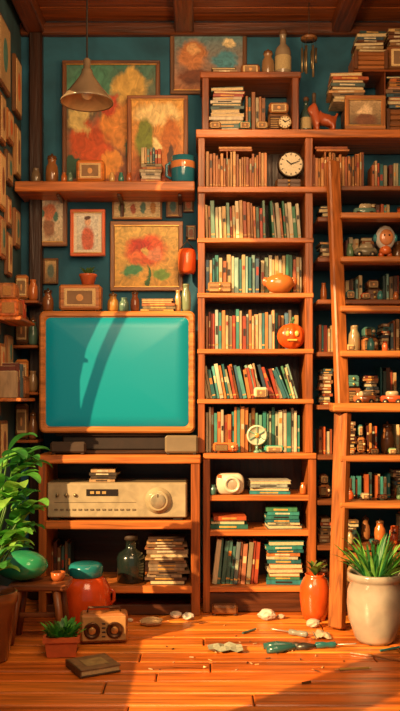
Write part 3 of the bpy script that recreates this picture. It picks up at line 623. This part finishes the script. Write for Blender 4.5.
b.lathe(x,y,[(r*.64,h),(r*.68,h*1.02),(r*.68,h*1.2),(r*.62,h*1.25),(r*.5,h*1.27),(.01,h*1.28)],'1f7a7c','gloss',seg=36,z=.001)
for s in (-1,1): b.tube([(x+s*r*.9,y,h*.75),(x+s*r*1.12,y,h*.68),(x+s*r*1.12,y,h*.5),(x+s*r*.97,y,h*.42)],.01,'c84818','gloss')
b.done()
b=B('wooden_stool'); y=-.58; x0,x1=X(12,y),X(70,y); zs=.315
b.box(x0,x1,y-.11,y+.11,zs-.035,zs,'8a4c24','woodx',.008)
for px,s in ((x0+.05,-1),(x1-.06,1)):
    for q in (-1,1):
        p=Vector((px,y+q*.08,zs-.03)); e=Vector((px+s*.035,y+q*.1,.004)); b.tube([p,e],[.022,.017],'8a4c24','woodz')
b.box(x0+.04,x1-.05,y-.012,y+.012,.12,.145,'7a4220','woodx'); b.done()
b=B('green_cushion'); b.ball((X(22,y),y,zs+.08),(W(26,y),.11,.079),'2f9a6a','gloss',16); 
b.tube([(X(21,y)-.02,y-.109,zs+.08),(X(21,y)+.02,y-.109,zs+.08)],.004,'1f7a54'); b.done()
b=B('clay_cup'); b.lathe(X(58,y),y,[(.03,0),(.038,.02),(.04,.045),(.034,.045),(.03,.01)],'a85a2c','gloss',z=zs+.001); b.done()
# broad leaved plant
b=B('potted_leafy_plant'); y=-.93; x=XL+.135; 
b.lathe(x,y,[(.07,0),(.08,.015),(.115,.27),(.12,.28),(.124,.30),(.124,.335),(.11,.34),(.105,.29)],'7a4422','gloss',z=.001,cap1=False); b.lathe(x,y,[(.11,.30),(.01,.31)],'2a170c','stone',cap0=False)
GL=['5aaa40','7ac850','3f8a3c','98d058','4a9a44']
rp=random.Random(21)
for i in range(24):
    a=rp.uniform(-1.6,1.0); f=i/23
    hgt=.16+.56*f+rp.uniform(-.03,.03); out=rp.uniform(.02,.15)*(1.15-.6*abs(f-.5))
    tip=Vector((x+out*math.cos(a)+.01,y+out*math.sin(a),.3+hgt)); mid=Vector((x+out*.3*math.cos(a),y+out*.3*math.sin(a),.3+hgt*.55))
    b.tube([(x,y,.3),mid,tip],[.007,.006,.004],'5a8a34','leaf',6)
    b.leaf(tip,a+rp.uniform(-.3,.3),rp.uniform(.3,1.0),rp.uniform(.15,.2),rp.uniform(.085,.115),rp.choice(GL),droop=rp.uniform(.8,1.3),n=9,fold=.3)
    for s in (-1,1): b.leaf(tip-Vector((0,0,.02)),max(-1.5,min(1.2,a+s*rp.uniform(.6,1.1))),rp.uniform(.2,.8),rp.uniform(.11,.16),rp.uniform(.06,.085),rp.choice(GL),droop=rp.uniform(.7,1.2),n=8,fold=.3)
b.done()
b=B('succulent_planter'); y=-.83; x=X(62,y)
b.at(x,y,.001,.1); 
b.loft([[(sx*w,sy*w*.8,z) for sx,sy in ((-1,-1),(1,-1),(1,1),(-1,1))] for w,z in ((.07,0),(.08,.07),(.09,.075),(.09,.1),(.076,.1),(.074,.07))],'c85a24','matte',smooth=False)
for i in range(90):
    a=R.uniform(0,6.28); q=R.uniform(0,.065); b.leaf((q*math.cos(a),q*math.sin(a)*.8,.075),a,R.uniform(.5,1.4),R.uniform(.06,.11),.032,R.choice(['4a9a3c','6ab848','3a7a34']),droop=.5,n=4)
b.done()
b=B('portable_radio'); y=-.62; x=X(104,y); w=W(47,y); h=W(30,y); b.at(x,y,.001,.12)
b.box(-w/2,w/2,-.05,.06,.008,h,'a86a34','woodx',.012); b.box(-w*.46,w*.46,-.054,-.045,.02,h-.012,'b08048','matte',.005)
for s in (-.25,.22): b.disc(w*s,-.064,h*.48,h*.26,.012,'5a3820','metal',prof=[(h*.27,.012),(h*.27,.003),(h*.22,0),(h*.2,.004)]); b.disc(w*s,-.066,h*.48,h*.12,.006,'c89050','metal')
for i in range(4): b.box(-w*.05,w*.03,-.058,-.05,h*(.25+.14*i),h*(.3+.14*i),'3a2414')
b.tube([(-w*.35,0,h),(-w*.33,0,h+.025),(w*.33,0,h+.025),(w*.35,0,h)],.006,'5a3820'); b.done()
# floor clutter
def fy(py): return D*212/(py-400)-D
b=B('closed_book'); y=-1.06; b.at(X(93,y),y,.001,.5); b.box(-.1,.1,-.1,.1,0,.006,'4a3420','book',.001); b.box(-.098,.095,-.097,.097,.006,.028,'b8a070','paper',.002); b.box(-.1,.1,-.1,.1,.028,.034,'7a5c3c','book',.001); b.box(-.102,-.094,-.1,.1,0,.034,'5a3e26','book',.001); b.box(-.05,.06,-.05,.05,.0335,.0352,'9a8050','book',.0005); b.done()
for i,(px,py,r,c) in enumerate(((176,612,.034,'c8bca8'),(188,620,.036,'d0c8b8'),(267,613,.052,'d0c4b0'),(313,628,.04,'c0b098'),(281,616,.024,'b0a088'),(130,622,.018,'d8c8a8'))):
    y=min(fy(py),-.14-.02*(i%3)); 
    if px==313: y=-.34
    b=B('pebble'); b.ball((X(px,y),y,r*.62),(r,r*.8,r*.62),c,'stone',6,jit=.3,seed=i); b.done()
def screwdriver(px,py,l,rz,c):
    y=fy(py); b=B('screwdriver'); b.at(X(px,y),y,.018,rz,0,math.pi/2)
    b.lathe(0,0,[(.008,-l*.5),(.016,-l*.47),(.017,-l*.3),(.013,-l*.22),(.016,-l*.12),(.016,-l*.02),(.009,l*.0)],c,'gloss',14); b.lathe(0,0,[(.004,0),(.004,l*.42),(.006,l*.46),(.002,l*.5)],'b8b0a0','metal',8); b.done()
screwdriver(336,648,.22,.1,'2a6a68'); screwdriver(289,635,.22,2.6,'8a8a7c')
b=B('pliers'); y=fy(650); b.at(X(290,y),y,.001,.15)
for s in (-1,1):
    b.tube([(-.13,s*.035,.014),(-.06,s*.032,.018),(.02,s*.006,.018),(.045,-s*.008,.016)],[.016,.021,.016,.01],'2a5a54','gloss')
    b.tube([(.03,-s*.008,.016),(.08,-s*.016,.015),(.14,-s*.003,.014)],[.016,.015,.006],'5a5850','metal')
b.lathe(.035,0,[(.02,.002),(.02,.034)],'6a6458','metal',14); b.done()
def pencil(px,py,l,rz,c):
    y=fy(py); b=B('pencil'); b.at(X(px,y),y,.007,rz,0,math.pi/2); b.lathe(0,0,[(.006,-l/2),(.006,l*.4)],c,'gloss',6,smooth=False); b.lathe(0,0,[(.006,l*.4),(.001,l*.5)],'e8c890','matte',6); b.done()
pencil(378,658,.28,-.5,'a86838'); pencil(190,668,.16,-.1,'8a4a20'); pencil(391,650,.14,.5,'3a8a84'); pencil(307,684,.05,.4,'5a3a20'); pencil(356,670,.16,.15,'c8a050'); pencil(250,632,.12,.8,'3a6a64')
def paper(px,py,w,c,sd):
    r=random.Random(sd); b=B('crumpled_paper'); y=fy(py); xs=X(px,y); vs=[];fs=[]
    for i in range(7):
        for j in range(5): vs.append((xs-w/2+w/6*i+r.uniform(-.006,.006),y-.06+.03*j+r.uniform(-.006,.006),.003+r.uniform(0,.022)))
    for i in range(6):
        for j in range(4): fs.append([i*5+j,(i+1)*5+j,(i+1)*5+j+1,i*5+j+1])
    b.add(vs,fs,c,'paper'); b.done()
paper(225,650,.17,'9a9c84',1); paper(322,637,.09,'b8a888',2)
b=B('crumpled_cloth'); y=-.3; b.ball((X(151,y),y,.024),(.065,.045,.024),'b8986c','paper',8,jit=.35,seed=4); b.done()
b=B('wood_shavings')
for i in range(38):
    px=R.uniform(120,395); y=R.uniform(-1.1,-.2); l=R.uniform(.004,.014); b.at(X(px,y),y,.001,R.uniform(0,3.1)); b.box(-l,l,-.003,.003,0,R.uniform(.002,.006),R.choice(['d8a060','6a3a1c','c8a070','4a2814']),'matte',.001)
b.done()
# ---------------- lights
def light(name,t,loc,target,e,col,**k):
    l=bpy.data.lights.new(name,t); l.energy=e; l.color=col
    for a,v in k.items(): setattr(l,a,v)
    o=bpy.data.objects.new(name,l); o.location=loc; o.rotation_euler=(Vector(target)-Vector(loc)).to_track_quat('-Z','Y').to_euler(); bpy.context.collection.objects.link(o); return o
light('sun','SUN',(-4,-4,4),(-4+.62,-4+.62,4-.42),9,(1,.62,.28),angle=.012)
light('warm_fill_light','AREA',(.1,-3.0,2.9),(0,0,1.8),70,(1,.64,.33),size=1.6)  # added warm area fill, no fixture behind it
light('upper_fill_light','POINT',(.2,-.9,3.0),(0,0,0),24,(1,.56,.24),shadow_soft_size=.1)  # added warm point fill near the ceiling, not the pendant's bulb
w=bpy.data.worlds.new('World'); w.use_nodes=True; bg=w.node_tree.nodes['Background']; bg.inputs[0].default_value=(*hx('b8c0b8'),1); bg.inputs[1].default_value=.33; bpy.context.scene.world=w
# ---------------- camera
cam=bpy.data.cameras.new('camera'); o=bpy.data.objects.new('camera',cam); bpy.context.collection.objects.link(o)
o.location=(0,-D,CZ); o.rotation_euler=(math.pi/2,0,0)
cam.sensor_fit='VERTICAL'; cam.sensor_height=36; cam.lens=36*(D/S)/711; cam.shift_y=(H-355.5)/711
bpy.context.scene.camera=o
vs=bpy.context.scene.view_settings; vs.view_transform='Standard'; vs.exposure=.1
